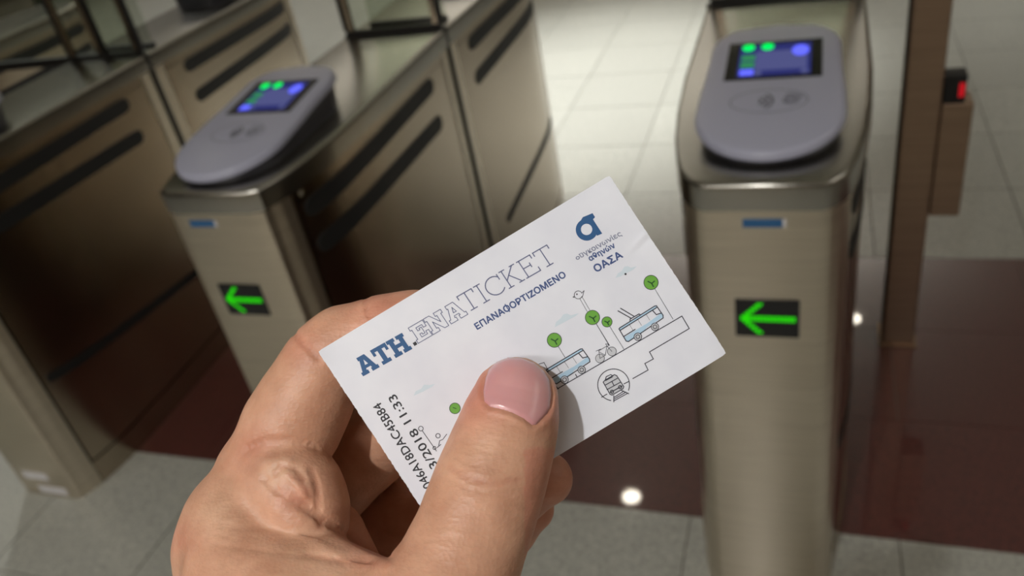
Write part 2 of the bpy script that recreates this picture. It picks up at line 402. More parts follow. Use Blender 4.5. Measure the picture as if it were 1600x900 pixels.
# ------------------------------------------------------------------ ticket
# the ticket lies square to the lens at reading distance; its print is laid out on its own face in millimetres
CARD_M = Matrix.Translation(CAM + M3 @ Vector((0, 0, -DC))) @ M3.to_4x4()
SC = DC / FPX                                        # metres per pixel-sized step on the ticket plane
TL = np.array((497., 549.)); UU = np.array((455., -275.)) / 86; VV = np.array((184., 278.5)) / 54
CC = TL + UU * 43 + VV * 27                          # middle of the ticket
def cl(x, y, z=0): return ((x - CC[0]) * SC, -(y - CC[1]) * SC, z)
tk = bpy.data.objects.new('ticket', None); C.objects.link(tk)
tk.matrix_world = CARD_M @ Matrix.Translation(((CC[0] - 800) * SC, -(CC[1] - 450) * SC, 0))
tag(tk, 'white paper transit ticket with blue lettering and a city drawing, held in the hand', 'ticket')
PAPER = noise_col(mat('white_ticket_paper', (226, 226, 232), .42), (218, 220, 230), (227, 229, 237), 60, 3, bump=.02)
PAPERW = mat('worn_paper_edge', (176, 174, 170), .8)
NU, NV = 172, 108; TH = .00026
V = []; F = []; rnd = random.Random(3)
jl = [rnd.uniform(-.13, .05) for _ in range(NV + 1)]; jr = [rnd.uniform(-.06, .05) for _ in range(NV + 1)]
def card_pt(i, j):
    u = 86 * i / NU; v = 54 * j / NV
    if i == 0: u += jl[j] * (1 if v > 6 else .5)
    if i == NU: u += jr[j]
    # softened corners
    for cu, cv in ((0, 0), (86, 0), (86, 54), (0, 54)):
        du, dv = abs(u - cu), abs(v - cv)
        if du < 1.0 and dv < 1.0:
            q = 1.0 - du - dv
            if q > 0: u += (1 if cu == 0 else -1) * q * .18; v += (1 if cv == 0 else -1) * q * .18
    # relief: a short dent at the right edge and gently lifting corners
    z = 0
    a = np.array((u - 86, v - 17.3)); dd = a @ np.array((.28, .96)); l = -a @ np.array((.96, -.28))
    if 0 <= l < 9: z += .0002 * math.exp(-(dd / .8) ** 2) * (1 - l / 9) - .00016 * math.exp(-((dd - 1.3) / .9) ** 2) * (1 - l / 9)
    z += .0005 * (max(0, (u - 79) / 7)) ** 2 * (max(0, (12 - v) / 12)) ** 1.5
    z -= .0005 * (max(0, (u - 76) / 10)) ** 2 * (max(0, (v - 44) / 10)) ** 2
    z += .0003 * (max(0, (4 - u) / 4)) * (max(0, (5 - v) / 5))
    x, y = TL + UU * u + VV * v
    return x, y, z
for side in (0, 1):
    for j in range(NV + 1):
        for i in range(NU + 1):
            x, y, z = card_pt(i, j); V.append(cl(x, y, z - side * TH))
N1 = (NU + 1) * (NV + 1); W_ = NU + 1
for j in range(NV):
    for i in range(NU):
        a = j * W_ + i; F.append((a, a + W_, a + W_ + 1, a + 1)); F.append((a + N1, a + 1 + N1, a + W_ + 1 + N1, a + W_ + N1))
for i in range(NU):
    for a in (i, NV * W_ + i): F.append((a, a + 1, a + 1 + N1, a + N1))
for j in range(NV):
    for a in (j * W_, j * W_ + NU): F.append((a, a + W_, a + W_ + N1, a + N1))
cme = mesh('ticket_card', V, F, True); cme.set_sharp_from_angle(angle=math.radians(50))
link('paper_card', cme, tk, PAPER)
NAVY = mat('navy_ink', (34, 84, 134), .5); THIN = mat('slate_ink', (98, 104, 140), .5); TXT = mat('blue_ink', (62, 82, 132), .5)
TXT2 = mat('grey_blue_ink', (120, 125, 150), .5); BLACK = mat('black_ink', (38, 38, 46), .5); LINE = mat('drawing_ink', (50, 50, 64), .5)
LGREY = mat('light_grey_ink', (196, 198, 204), .5); LBLUE = mat('pale_blue_ink', (174, 204, 226), .5); CLOUD = mat('cloud_ink', (203, 216, 226), .5)
GREEN = mat('green_ink', (104, 166, 60), .5); DGREEN = mat('dark_green_ink', (34, 84, 34), .5)
LZ = {0: .00003, 1: .00005, 2: .00007, 3: .00009}
def curve_fill(name, polys, m, lay, par=tk):
    """polys: closed outlines in page steps; inner outlines cut holes"""
    cu = bpy.data.curves.new(name, 'CURVE'); cu.dimensions = '2D'; cu.fill_mode = 'BOTH'
    for pl in polys:
        sp = cu.splines.new('POLY'); sp.points.add(len(pl) - 1); sp.use_cyclic_u = True
        for q, (x, y) in zip(sp.points, pl): a = cl(x, y); q.co = (a[0] * 1000, a[1] * 1000, 0, 1)
    o = bpy.data.objects.new(name, cu); C.objects.link(o); bpy.context.view_layer.update()
    me = bpy.data.meshes.new_from_object(o.evaluated_get(bpy.context.evaluated_depsgraph_get()))
    bpy.data.objects.remove(o)
    for v in me.vertices: v.co = (v.co.x / 1000, v.co.y / 1000, LZ[lay])
    me.materials.clear(); me.materials.append(m)
    return link(name, me, par)
def strokes(name, lines, wd, m, lay=1, par=tk):
    V = []; F = []
    for ln in lines:
        wl = wd
        if isinstance(ln, tuple) and isinstance(ln[1], (int, float)) and isinstance(ln[0], list): ln, wl = ln
        for (a, b) in zip(ln[:-1], ln[1:]):
            a = np.array(a, float); b = np.array(b, float); d = b - a; L = np.hypot(*d)
            if L < 1e-6: continue
            d /= L; nn = np.array((-d[1], d[0])) * wl / 2; a = a - d * wl * .35; b = b + d * wl * .35
            i = len(V); V += [cl(*(a + nn), LZ[lay]), cl(*(b + nn), LZ[lay]), cl(*(b - nn), LZ[lay]), cl(*(a - nn), LZ[lay])]; F.append((i, i + 1, i + 2, i + 3))
    me = bpy.data.meshes.new(name); me.from_pydata(V, [], F)
    me.materials.append(m); return link(name, me, par)
def circ(x, y, r, a0=0, a1=360, n=28, ry=None):
    return [(x + r * math.cos(math.radians(a0 + (a1 - a0) * i / n)), y + (ry or r) * math.sin(math.radians(a0 + (a1 - a0) * i / n))) for i in range(n + 1)]
def text(name, s, p0, p1, cap, m, bold=0, up=None, light=False, lay=1, font_w=None):
    cu = bpy.data.curves.new(name, 'FONT'); cu.body = s; cu.resolution_u = 4
    o = bpy.data.objects.new(name, cu); C.objects.link(o); bpy.context.view_layer.update()
    me = bpy.data.meshes.new_from_object(o.evaluated_get(bpy.context.evaluated_depsgraph_get())); bpy.data.objects.remove(o)
    co = np.array([v.co[:] for v in me.vertices]); x0, x1 = co[:, 0].min(), co[:, 0].max()
    p0 = np.array(p0, float); p1 = np.array(p1, float); upv = np.array(up if up is not None else (-VV / np.hypot(*VV)), float)
    # heavier faces are printed with overlapping passes
    V = []; F = []; sh = [(0, 0)] if not bold else [(bold * .5 * math.cos(t * math.pi / 3), bold * .5 * math.sin(t * math.pi / 3)) for t in range(6)]
    for k, (sx, sy) in enumerate(sh):
        i0 = len(V)
        for v in me.vertices:
            q = p0 + (p1 - p0) * (v.co.x - x0) / (x1 - x0) + upv * v.co.y / .73 * cap; V.append(cl(q[0] + sx, q[1] + sy, LZ[lay] + k * 1e-6))
        F += [tuple(i0 + i for i in p.vertices) for p in me.polygons]
    me = bpy.data.meshes.new(name); me.from_pydata(V, [], F)
    me.materials.clear(); me.materials.append(m)
    # face the front
    bm = bmesh.new(); bm.from_mesh(me)
    for f in bm.faces:
        if f.normal.z < 0: f.normal_flip()
    bm.to_mesh(me); bm.free()
    return link(name, me, tk)
# slab letters
SL = dict(
 T=(1., [[(0,1),(1,1),(1,.6),(.83,.6),(.83,.8),(.64,.8),(.64,.2),(.8,.2),(.8,0),(.2,0),(.2,.2),(.36,.2),(.36,.8),(.17,.8),(.17,.6),(0,.6)]]),
 H=(1.12, [[(0,0),(.5,0),(.5,.2),(.39,.2),(.39,.4),(.73,.4),(.73,.2),(.62,.2),(.62,0),(1.12,0),(1.12,.2),(1.01,.2),(1.01,.8),(1.12,.8),(1.12,1),(.62,1),(.62,.8),(.73,.8),(.73,.6),(.39,.6),(.39,.8),(.5,.8),(.5,1),(0,1),(0,.8),(.11,.8),(.11,.2),(0,.2)]]),
 A=(1.12, [[(0,0),(.46,0),(.46,.2),(.38,.2),(.41,.3),(.71,.3),(.74,.2),(.66,.2),(.66,0),(1.12,0),(1.12,.2),(1.03,.2),(.76,1),(.24,1),(.24,.8),(.31,.8),(.1,.2),(0,.2)], [(.46,.47),(.66,.47),(.56,.77)]]),
 E=(.95, [[(0,0),(.95,0),(.95,.38),(.77,.38),(.77,.2),(.38,.2),(.38,.4),(.52,.4),(.52,.31),(.67,.31),(.67,.69),(.52,.69),(.52,.6),(.38,.6),(.38,.8),(.77,.8),(.77,.62),(.95,.62),(.95,1),(0,1),(0,.8),(.11,.8),(.11,.2),(0,.2)]]),
 N=(1.16, [[(0,0),(.48,0),(.48,.2),(.37,.2),(.37,.62),(.79,0),(1.05,0),(1.05,.8),(1.16,.8),(1.16,1),(.68,1),(.68,.8),(.79,.8),(.79,.4),(.38,1),(0,1),(0,.8),(.11,.8),(.11,.2),(0,.2)]]))
UPV = -VV / np.hypot(*VV)
def slab(word, p0, p1, cap, gap=.1):
    tot = sum(SL[c][0] for c in word) + gap * (len(word) - 1); p0 = np.array(p0, float); e = (np.array(p1, float) - p0) / tot; out = []; x = 0
    for c in word:
        w_, pl = SL[c]
        out += [[tuple(p0 + e * (x + a) + UPV * cap * b) for a, b in q] for q in pl]; x += w_ + gap
    return out
curve_fill('title_bold_word', slab('ATH', (567.5, 588), (644.5, 545), 30, .04), NAVY, 1)
curve_fill('worn_corner', [[(499.5, 549), (503, 547), (504.5, 551), (507, 556), (505, 559), (502, 555)]], PAPERW, 0)
curve_fill('title_dot', [[tuple(np.array((648.5, 537.)) + UU / 6.19 * a + VV / 6.19 * b) for a, b in ((-2.7, -2.7), (2.7, -2.7), (2.7, 2.7), (-2.7, 2.7))]], BLACK, 1)
strokes('title_outline_word', [q + [q[0]] for q in slab('ENA', (653.5, 536.5), (731, 491), 28.5, .06)], 1.15, THIN)
TS = dict(
 T=(.86, [[(0,.8),(0,1),(.86,1),(.86,.8)], [(.43,1),(.43,0)], [(.24,0),(.62,0)]]),
 I=(.36, [[(.18,0),(.18,1)], [(0,0),(.36,0)], [(0,1),(.36,1)]]),
 C=(.9, [[(.5 + .5 * math.cos(math.radians(a)) , .5 + .5 * math.sin(math.radians(a))) for a in range(42, 322, 12)], [(.88,.68),(.88,.98)]]),
 K=(.92, [[(.13,0),(.13,1)], [(0,0),(.3,0)], [(0,1),(.3,1)], [(.13,.4),(.76,1)], [(.36,.62),(.8,0)], [(.62,1),(.9,1)], [(.64,0),(.94,0)]]),
 E=(.84, [[(0,0),(.84,0),(.84,.22)], [(.12,0),(.12,1)], [(0,1),(.8,1),(.8,.8)], [(.12,.52),(.56,.52)], [(.56,.4),(.56,.64)]]))
def thin(word, p0, p1, cap, gap=.2):
    tot = sum(TS[c][0] for c in word) + gap * (len(word) - 1); p0 = np.array(p0, float); e = (np.array(p1, float) - p0) / tot; out = []; x = 0
    for c in word:
        w_, pl = TS[c]
        out += [[tuple(p0 + e * (x + a) + UPV * cap * b) for a, b in q] for q in pl]; x += w_ + gap
    return out
strokes('title_thin_word', thin('TICKET', (730, 488.5), (870.5, 407.5), 29.5, .14), 1.7, THIN)
text('subtitle', 'ΕΠΑΝΑΟΟΡΤΙZΟΜΕΝΟ', (746, 515), (885, 432), 10.2, TXT, .95)
strokes('subtitle_stem', [[tuple(np.array((795.6, 485.4)) - UPV * 1.6), tuple(np.array((795.6, 485.4)) + UPV * 11.8)]], 1.6, TXT)
# round logo with its tail
def k2(x, y): return (800 + x / 4.5, 260 + y / 4.5)
lg = [k2(*p) for p in [(498, 357), (566, 329), (584, 357), (569, 372), (634, 472), (599, 487), (590, 478)]] + \
     [k2(525 + 77 * math.cos(math.radians(a)), 445 + 77 * math.sin(math.radians(a))) for a in range(30, 246, 9)]
curve_fill('logo', [lg, circ(*k2(524, 443), 40 / 4.5)], NAVY, 1)
text('logo_name', 'oυγκοινωνίες', (901.5, 406.5), (972, 367.5), 8.2, TXT2, .4)
strokes('logo_sigma_bar', [[(904.2, 397.6), (908.6, 395.2)]], .9, TXT2)
text('logo_city', 'αθηνών', (922.5, 408), (962, 386), 8.8, TXT, .85)
text('logo_initials', 'ΟΑΣΑ', (932, 425.5), (973.5, 401.5), 11.4, TXT, 1.1)
# serial number and stamp, read from below
LU = -UU / np.hypot(*UU)
text('serial_number', '3046A18DAC45B84', (680.3, 766.3), (593.9, 628.1), 14.2, BLACK, .5, LU)
text('date_stamp', '3/2018 11:33', (684.8, 727), (617.2, 615), 13.8, BLACK, .5, LU)
# drawing
def c3(x, y): return (800 + x / 3.749, 420 + y / 3.75)
def c4(x, y): return (480 + x / 2.5, 440 + y / 2.5)
def P3(*p): return [c3(*q) for q in p]
strokes('ground_line', [P3((235, 721), (995, 277), (1038, 350), (805, 487), (828, 528), (778, 555), (797, 593), (708, 643)), P3((258, 690), (272, 704)), P3((372, 618), (380, 632))], 1.4, LINE)
def bus(name, bl, a, u, wheels, trolley=False):
    bl, a, u = map(lambda q: np.array(q, float), (bl, a, u))
    def q(s, t): return c3(*(bl + a * s + u * t))
    body = [q(.03, 0), q(-.01, .1), q(.0, .97), q(.03, 1), q(.95, 1), q(.99, .96), q(1.0, .25), q(.97, .1)]
    curve_fill('printed_bus_body', [[q(0, .03), q(.47, .03), q(.53, .14), q(.98, .14), q(1, .42), q(.8, .38), q(.6, .34), q(.35, .36), q(.0, .36)]], LBLUE, 0)
    curve_fill('printed_bus_roof', [[q(0, .86), q(.98, .86), q(.97, 1), q(.0, 1)]], LBLUE, 0)
    L = [body + [body[0]], [q(0, .86), q(.98, .86)], [q(0, .42), q(.3, .42)]]
    L += [([q(s, .42), q(s, .86)], .55) for s in (.25, .47, .69)] + [[q(.86, .86), q(.88, .5), q(.99, .42)]]
    if trolley: L += [[q(.3, 1.0), q(.33, 1.12), q(.56, 1.1), q(.58, 1.0)], [q(.36, 1.13), q(.2, 1.95)], [q(.44, 1.13), q(.28, 2.0)]]
    strokes('printed_bus_outline', L, 1.55, LINE)
    for (x, y) in wheels:
        curve_fill('printed_wheel', [circ(*c3(x, y), 23 / 3.75)], LGREY, 2)
        strokes('printed_wheel_ring', [circ(*c3(x, y), 22 / 3.75), circ(*c3(x, y), 11 / 3.75)], 1.1, LINE, 3)
bus('trolleybus', (676, 430), (221, -138), (-51, -80), [(737, 398), (837, 340)], True)
bus('bus', (256, 677), (212, -127), (-57, -86), [(308, 650), (408, 592)])
trees = [((814, 80), 42, (943, 295)), ((471, 285), 42, (572, 450)), ((556, 311), 30, (655, 470)), ((248, 418), 42, (310, 518))]
for (x, y), r, e in trees:
    strokes('printed_stem', [P3((x, y), e)], .8, LINE, 0)
    curve_fill('printed_tree_crown', [circ(*c3(x, y), r / 3.75)], GREEN, 1)
    strokes('printed_tree_outline', [circ(*c3(x, y), r / 3.75)], .95, LINE, 2)
    k = r / 42; strokes('printed_leaf', [P3((x + 14 * k, y + 24 * k), (x + 4 * k, y + 6 * k), (x + 20 * k, y - 8 * k)), P3((x + 6 * k, y + 6 * k), (x - 18 * k, y - 6 * k))], 2.0, DGREEN, 3)
curve_fill('printed_tree_crown', [circ(*c4(577, 495), 8.4)], GREEN, 1); strokes('printed_tree_outline', [circ(*c4(577, 495), 8.4)], .9, LINE, 2)
strokes('printed_leaf', [[c4(570, 492), c4(582, 496)]], 1.3, DGREEN, 3)
strokes('printed_bird', [circ(*c3(388, 153), 6.2, 20, 330), P3((408, 143), (422, 128), (414, 160), (405, 170)), P3((365, 160), (357, 166), (366, 168)), circ(*c3(380, 149), .8)], .9, LINE)
strokes('printed_lamp_post', [P3((398, 176), (440, 250)), P3((411, 166), (455, 241)), P3((495, 325), (568, 448))], .75, LINE, 0)
for x, y in ((585, 484), (515, 525)):
    curve_fill('printed_wheel', [circ(*c3(x, y), 26 / 3.75)], LGREY, 1); strokes('printed_wheel_ring', [circ(*c3(x, y), 26 / 3.75)], .8, LINE, 2)
strokes('printed_bicycle', [P3((515, 525), (508, 480), (556, 452), (585, 484)), P3((515, 525), (546, 506), (556, 452)), P3((546, 506), (510, 486)), P3((492, 482), (520, 470)), P3((556, 452), (548, 440), (562, 441), (564, 452))], .8, LINE, 3)
mc = c3(595, 680)
strokes('printed_metro_ring', [circ(*mc, 93 / 3.75, 100, 380, 48), P3((525, 752), (556, 734)), P3((656, 674), (686, 659)), P3((596, 742), (596, 780)), P3((640, 712), (684, 732)), P3((600, 752), (655, 716)), P3((600, 762), (668, 722)), P3((598, 773), (680, 728))], 1.35, LINE)
tr = [c3(*p) for p in [(534, 664), (545, 652), (600, 620), (613, 626), (655, 690), (650, 703), (586, 740), (574, 735)]]
curve_fill('printed_train_face', [tr], LGREY, 0)
strokes('printed_train', [tr + [tr[0]], P3((547, 650), (552, 632), (578, 620), (592, 628)), P3((548, 655), (588, 633)), P3((545, 682), (620, 640)), P3((556, 708), (636, 664)), P3((585, 660), (598, 686)), P3((575, 725), (645, 686)), circ(*c3(586, 720), 2.4), circ(*c3(633, 693), 2.4), P3((600, 712), (622, 700))], 1.4, LINE)
for pl in ([c3(*p) for p in [(250, 342), (258, 312), (285, 290), (300, 268), (322, 262), (345, 272), (392, 260), (372, 278), (330, 300), (290, 322)]],
           [k2(*p) for p in [(728, 784), (745, 752), (772, 735), (790, 705), (815, 702), (835, 712), (877, 703), (850, 728), (800, 752), (760, 775)]],
           [c4(*p) for p in [(416, 446), (424, 428), (446, 418), (456, 402), (478, 404), (500, 399), (486, 412), (452, 430)]]):
    curve_fill('printed_cloud', [pl], CLOUD, 0)
curve_fill('printed_dot', [circ(*k2(798, 757), 1.7)], BLACK, 2)
strokes('printed_lamp_post', [circ(*c4(444, 574), 3.6), [c4(450, 583), c4(505, 662)], circ(*c4(511, 602), 3.4), [c4(514, 640), c4(517, 622), c4(530, 616), c4(545, 596)], circ(*c4(497, 650), 2.4), [c4(508, 648), c4(522, 636)], [c4(905, 322), c4(925, 316), c4(940, 344)]], 1.05, LINE)
# ------------------------------------------------------------------ hand: one continuous surface from a blended distance field (millimetres)
DM = DC * 1000; PXMM = FPX
def node(px_, py_, z, r):            # a joint: where it stands, its distance in front (+) or behind (-) the ticket, its half thickness
    s = (DM - z) / PXMM; return np.array(((px_ - 800) * s, -(py_ - 450) * s, z)), r * s
def chain(P, nodes, k=5.):
    d = None; nn = [node(*q) for q in nodes]
    for (a, ra), (b, rb) in zip(nn[:-1], nn[1:]):
        ba = b - a; t = np.clip(((P - a) @ ba) / (ba @ ba), 0, 1)
        e = np.sqrt((((P - a) - t[:, None] * ba) ** 2).sum(1)) - (ra + (rb - ra) * t)
        d = e if d is None else smin(d, e, k)
    return d
def smin(a, b, k):
    h = np.maximum(k - np.abs(a - b), 0) / k; return np.minimum(a, b) - h * h * k * .25
def smax(a, b, k): return -smin(-a, -b, k)
def blob(P, n, sc):
    c, r = node(*n); q = (P - c) / np.array(sc); return (np.sqrt((q ** 2).sum(1)) - r) * min(sc)
c2 = [((q[0] - 800) * DM / PXMM, -(q[1] - 450) * DM / PXMM) for q in (TL, TL + UU * 86, TL + UU * 86 + VV * 54, TL + VV * 54)]
def card2d(P):
    d = None
    for i in range(4):
        a = np.array(c2[i]); b = np.array(c2[(i + 1) % 4]); e = b - a; n = np.array((-e[1], e[0])); n = n / np.hypot(*n)
        if i == 0: cen = np.mean(c2, 0)
        if (cen - a) @ n > 0: n = -n
        q = (P[:, :2] - a) @ n; d = q if d is None else np.maximum(d, q)
    return d
INDEX = [(385, 794, -14, 58), (410, 744, -14, 67), (457, 664, -13, 71), (484, 614, -13, 65), (509, 565, -13, 58), (539, 536, -13.5, 53), (600, 517, -12, 50), (650, 508, -11, 48), (720, 510, -10, 46), (790, 530, -9.5, 40)]
MIDDLE = [(400, 860, -48, 84), (515, 738, -41, 74), (567, 694, -38, 70), (640, 650, -28, 60), (720, 620, -16, 52), (800, 600, -9.5, 42)]
RING = [(500, 930, -60, 80), (600, 830, -56, 68), (655, 795, -50, 64), (720, 795, -38, 54), (800, 775, -26, 45), (853, 748, -21, 42)]
LITTLE = [(560, 1010, -64, 70), (650, 905, -62, 58), (720, 860, -54, 50), (790, 826, -42, 42), (830, 795, -35, 36)]
LUMP = [(425, 760, -6, 62), (462, 764, -4, 63), (478, 800, -3, 58), (484, 850, -3, 56)]
WEB = [(368, 836, -1, 64), (382, 900, 2, 78), (440, 958, 8, 108), (540, 985, 12, 110), (640, 990, 16, 90)]
KNUCK = [(362, 806, -8, 60), (356, 858, -10, 62), (376, 960, -12, 84)]
THUMB = [(807, 616, 7.2, 57), (802, 640, 8.2, 63), (790, 682, 10.5, 70), (773, 732, 13, 76), (756, 780, 15.5, 79), (737, 835, 18, 81), (712, 895, 21, 88), (670, 975, 25, 108), (620, 1080, 24, 128)]
PALM = [(405, 990, -16, 110), (470, 1060, -14, 150), (560, 1230, -6, 150), (560, 1420, 4, 120), (540, 1640, 14, 125)]
PALM3 = [(502, 850, -20, 72), (520, 905, -18, 80)]
PALM2 = [(460, 930, -42, 84), (560, 1080, -34, 110), (600, 1300, -12, 110)]
CREASES = [  # (page polyline, half width, depth mm)
    ([(380, 704), (410, 690), (450, 688), (476, 692), (497, 699)], 4, 1.7), ([(462, 524), (478, 540), (499, 560)], 5, .8), ([(571, 462), (573, 480), (580, 500)], 3.2, .95),
    ([(415, 748), (432, 766), (456, 770), (480, 786)], 6, 1.3),
    ([(440, 754), (450, 764), (460, 778)], 6, 2.6), ([(452, 742), (470, 752), (484, 775)], 5, .6), ([(430, 742), (440, 728), (460, 733), (474, 748)], 6, .8),
    ([(486, 735), (496, 762), (497, 800), (500, 822)], 5, .8), ([(458, 782), (480, 796), (520, 822), (560, 850), (606, 870)], 6, 1.3), ([(480, 868), (540, 878), (600, 884)], 5, .35),
    ([(350, 822), (420, 826), (480, 838), (540, 862)], 5, .22), ([(330, 850), (420, 862), (500, 872)], 5, .18),
    ([(704, 730), (730, 748), (770, 757), (812, 750)], 4, .32), ([(700, 746), (735, 766), (780, 772), (815, 765)], 4, .28), ([(712, 716), (745, 728), (790, 735)], 3, .2),
    ([(722, 800), (760, 808), (800, 800)], 4, .16), ([(700, 840), (740, 850), (780, 842)], 4, .12)]
BUMPS = [([(455, 742), (470, 756), (476, 775)], 9, .9), ([(420, 720), (445, 722)], 14, .8), ([(470, 812), (520, 843), (570, 868), (600, 880)], 13, 1.3), ([(430, 800), (500, 846), (560, 872)], 16, .8)]
NAILP = [(757, 590), (754, 610), (756, 627), (765, 635), (780, 638), (800, 644), (818, 653), (832, 664), (839, 664), (848, 655), (856, 646), (861, 636), (863, 615), (859, 592), (850, 577), (836, 565), (815, 557), (793, 557), (775, 564), (763, 575)]
def seg_d(Q, pl):
    d = None
    for a, b in zip(pl[:-1], pl[1:]):
        a = np.array(a, float); b = np.array(b, float); e = b - a; t = np.clip(((Q - a) @ e) / (e @ e), 0, 1)
        q = np.sqrt((((Q - a) - t[:, None] * e) ** 2).sum(1)); d = q if d is None else np.minimum(d, q)
    return d
def poly_sd(Q, pl):
    d = seg_d(Q, pl + [pl[0]]); ins = np.zeros(len(Q), bool); n = len(pl)
    for i in range(n):
        x1, y1 = pl[i]; x2, y2 = pl[(i + 1) % n]
        c = ((y1 > Q[:, 1]) != (y2 > Q[:, 1])); xi = (x2 - x1) * (Q[:, 1] - y1) / ((y2 - y1) or 1e-9) + x1; ins ^= c & (Q[:, 0] < xi)
    return np.where(ins, -d, d)
def page(P):
    s = PXMM / (DM - P[:, 2]); return np.stack((800 + P[:, 0] * s, 450 - P[:, 1] * s), 1)
def sdf(P, detail=False, nail=True):
    i_ = chain(P, INDEX); m_ = chain(P, MIDDLE); r_ = chain(P, RING); l_ = chain(P, LITTLE)
    fing = smin(smin(smin(i_, m_, .8), r_, .8), l_, .8)
    back = smin(smin(chain(P, PALM, 14), chain(P, PALM2, 14), 12), chain(P, KNUCK, 8), 6)
    lump = chain(P, LUMP, 6)
    low = smin(smin(i_, chain(P, KNUCK, 8), 5), back, 5)
    fing = smin(smin(smin(low, m_, .9), r_, .9), l_, .9)
    fing = smin(fing, chain(P, PALM3), 1.2)
    fing = smin(fing, lump, 2.)
    th = chain(P, THUMB, 5)
    web = smin(chain(P, WEB, 10), back, 7)
    c = card2d(P)
    near = smin(th, web, 7)
    # the ticket presses both sides flat
    thc = smax(near, -smax(c - .25, P[:, 2] - .12, .3), .8)
    fic = smax(fing, -smax(c - .25, -.42 - P[:, 2], .3), .8)
    d = smin(thc, fic, 3.2)
    d = np.maximum(d, -np.maximum(c - .2, np.abs(P[:, 2] + .15) - .22))
    if detail:
        Q = page(P); fr = P[:, 2] > -16
        for pl, w_, dp in CREASES: d = d + np.where(fr, dp * np.exp(-(seg_d(Q, pl) / w_) ** 2), 0)
        for pl, w_, dp in BUMPS: d = d - np.where(fr, dp * np.exp(-(seg_d(Q, pl) / w_) ** 2), 0)
        front = P[:, 2] > 4
        n = poly_sd(Q, NAILP)
        low_ = np.clip((Q[:, 1] - 560) / 60, 0, 1)
        d = d + np.where(front, .55 * np.exp(-((n - 0) / 3.2) ** 2) * low_ + .35 * np.clip(-n / 4, 0, 1), 0) - np.where(front, .4 * np.exp(-((n - 6) / 4.5) ** 2) * low_, 0)
    return d
def surface(lo, hi, h):
    nx, ny, nz = [int((b - a) / h) + 1 for a, b in zip(lo, hi)]
    X, Y, Z = [a + h * np.arange(n) for a, n in zip(lo, (nx, ny, nz))]
    B = 8; val = np.full((nx, ny, nz), 1., np.float32)
    gx, gy, gz = [np.arange(0, n, B) for n in (nx, ny, nz)]
    Gc = np.stack(np.meshgrid(lo[0] + h * (gx + B / 2), lo[1] + h * (gy + B / 2), lo[2] + h * (gz + B / 2), indexing='ij'), -1).reshape(-1, 3)
    dc = sdf(Gc).reshape(len(gx), len(gy), len(gz))
    act = np.zeros((nx, ny, nz), bool)
    R_ = h * B * .5 * 1.8 + 1.5
    sg = np.repeat(np.repeat(np.repeat(dc, B, 0), B, 1), B, 2)[:nx, :ny, :nz]
    val[:] = np.sign(sg) * 5; act = np.abs(sg) < R_
    idx = np.argwhere(act)
    for s in range(0, len(idx), 400000):
        q = idx[s:s + 400000]; P = q * h + np.array(lo); val[q[:, 0], q[:, 1], q[:, 2]] = sdf(P)
    neg = val < 0
    # cells
    c8 = [neg[i:nx - 1 + i, j:ny - 1 + j, k:nz - 1 + k] for i in (0, 1) for j in (0, 1) for k in (0, 1)]
    cnt = sum(c.astype(np.int8) for c in c8); mix = (cnt > 0) & (cnt < 8)
    cid = np.full(mix.shape, -1, np.int64); cells = np.argwhere(mix); cid[mix] = np.arange(len(cells))
    verts = (cells + .5) * h + np.array(lo)
    F = []
    for ax in range(3):
        sl0 = [slice(1, -1)] * 3; sl1 = [slice(1, -1)] * 3; sl0[ax] = slice(0, -1); sl1[ax] = slice(1, None)
        a = neg[tuple(sl0)]; b = neg[tuple(sl1)]; e = np.argwhere(a != b); flip = a[a != b]
        base = e.copy(); o1, o2 = [t for t in range(3) if t != ax]
        base[:, o1] += 1; base[:, o2] += 1
        def cell(d1, d2):
            q = base.copy(); q[:, o1] -= d1; q[:, o2] -= d2; return cid[q[:, 0], q[:, 1], q[:, 2]]
        quad = np.stack((cell(1, 1), cell(0, 1), cell(0, 0), cell(1, 0)), 1)
        if ax == 1: flip = ~flip
        quad[~flip] = quad[~flip][:, ::-1]
        F.append(quad)
    F = np.concatenate(F); F = F[(F >= 0).all(1)]
    return verts, F
def grad(P, e=.25, **k):
    g = np.stack([sdf(P + np.eye(3)[i] * e, **k) - sdf(P - np.eye(3)[i] * e, **k) for i in range(3)], 1) / (2 * e); return g
def project(P, it, lim=.5, **k):
    for _ in range(it):
        d = sdf(P, **k); g = grad(P, **k); n2 = np.maximum((g ** 2).sum(1), .15); st = -(d / n2)[:, None] * g
        L = np.sqrt((st ** 2).sum(1)); st *= np.minimum(1, lim / np.maximum(L, 1e-6))[:, None]; P = P + st
    return P
hv, hf = surface((-112, -185, -86), (26, 14, 42), .85)
hv = project(hv, 3); hv = project(hv, 2, detail=True)
horg = np.array((-30., -60., -10.))
me = bpy.data.meshes.new('hand_skin'); me.from_pydata(((hv - horg) * .001).tolist(), [], hf.tolist()); me.validate()
for p_ in me.polygons: p_.use_smooth = True
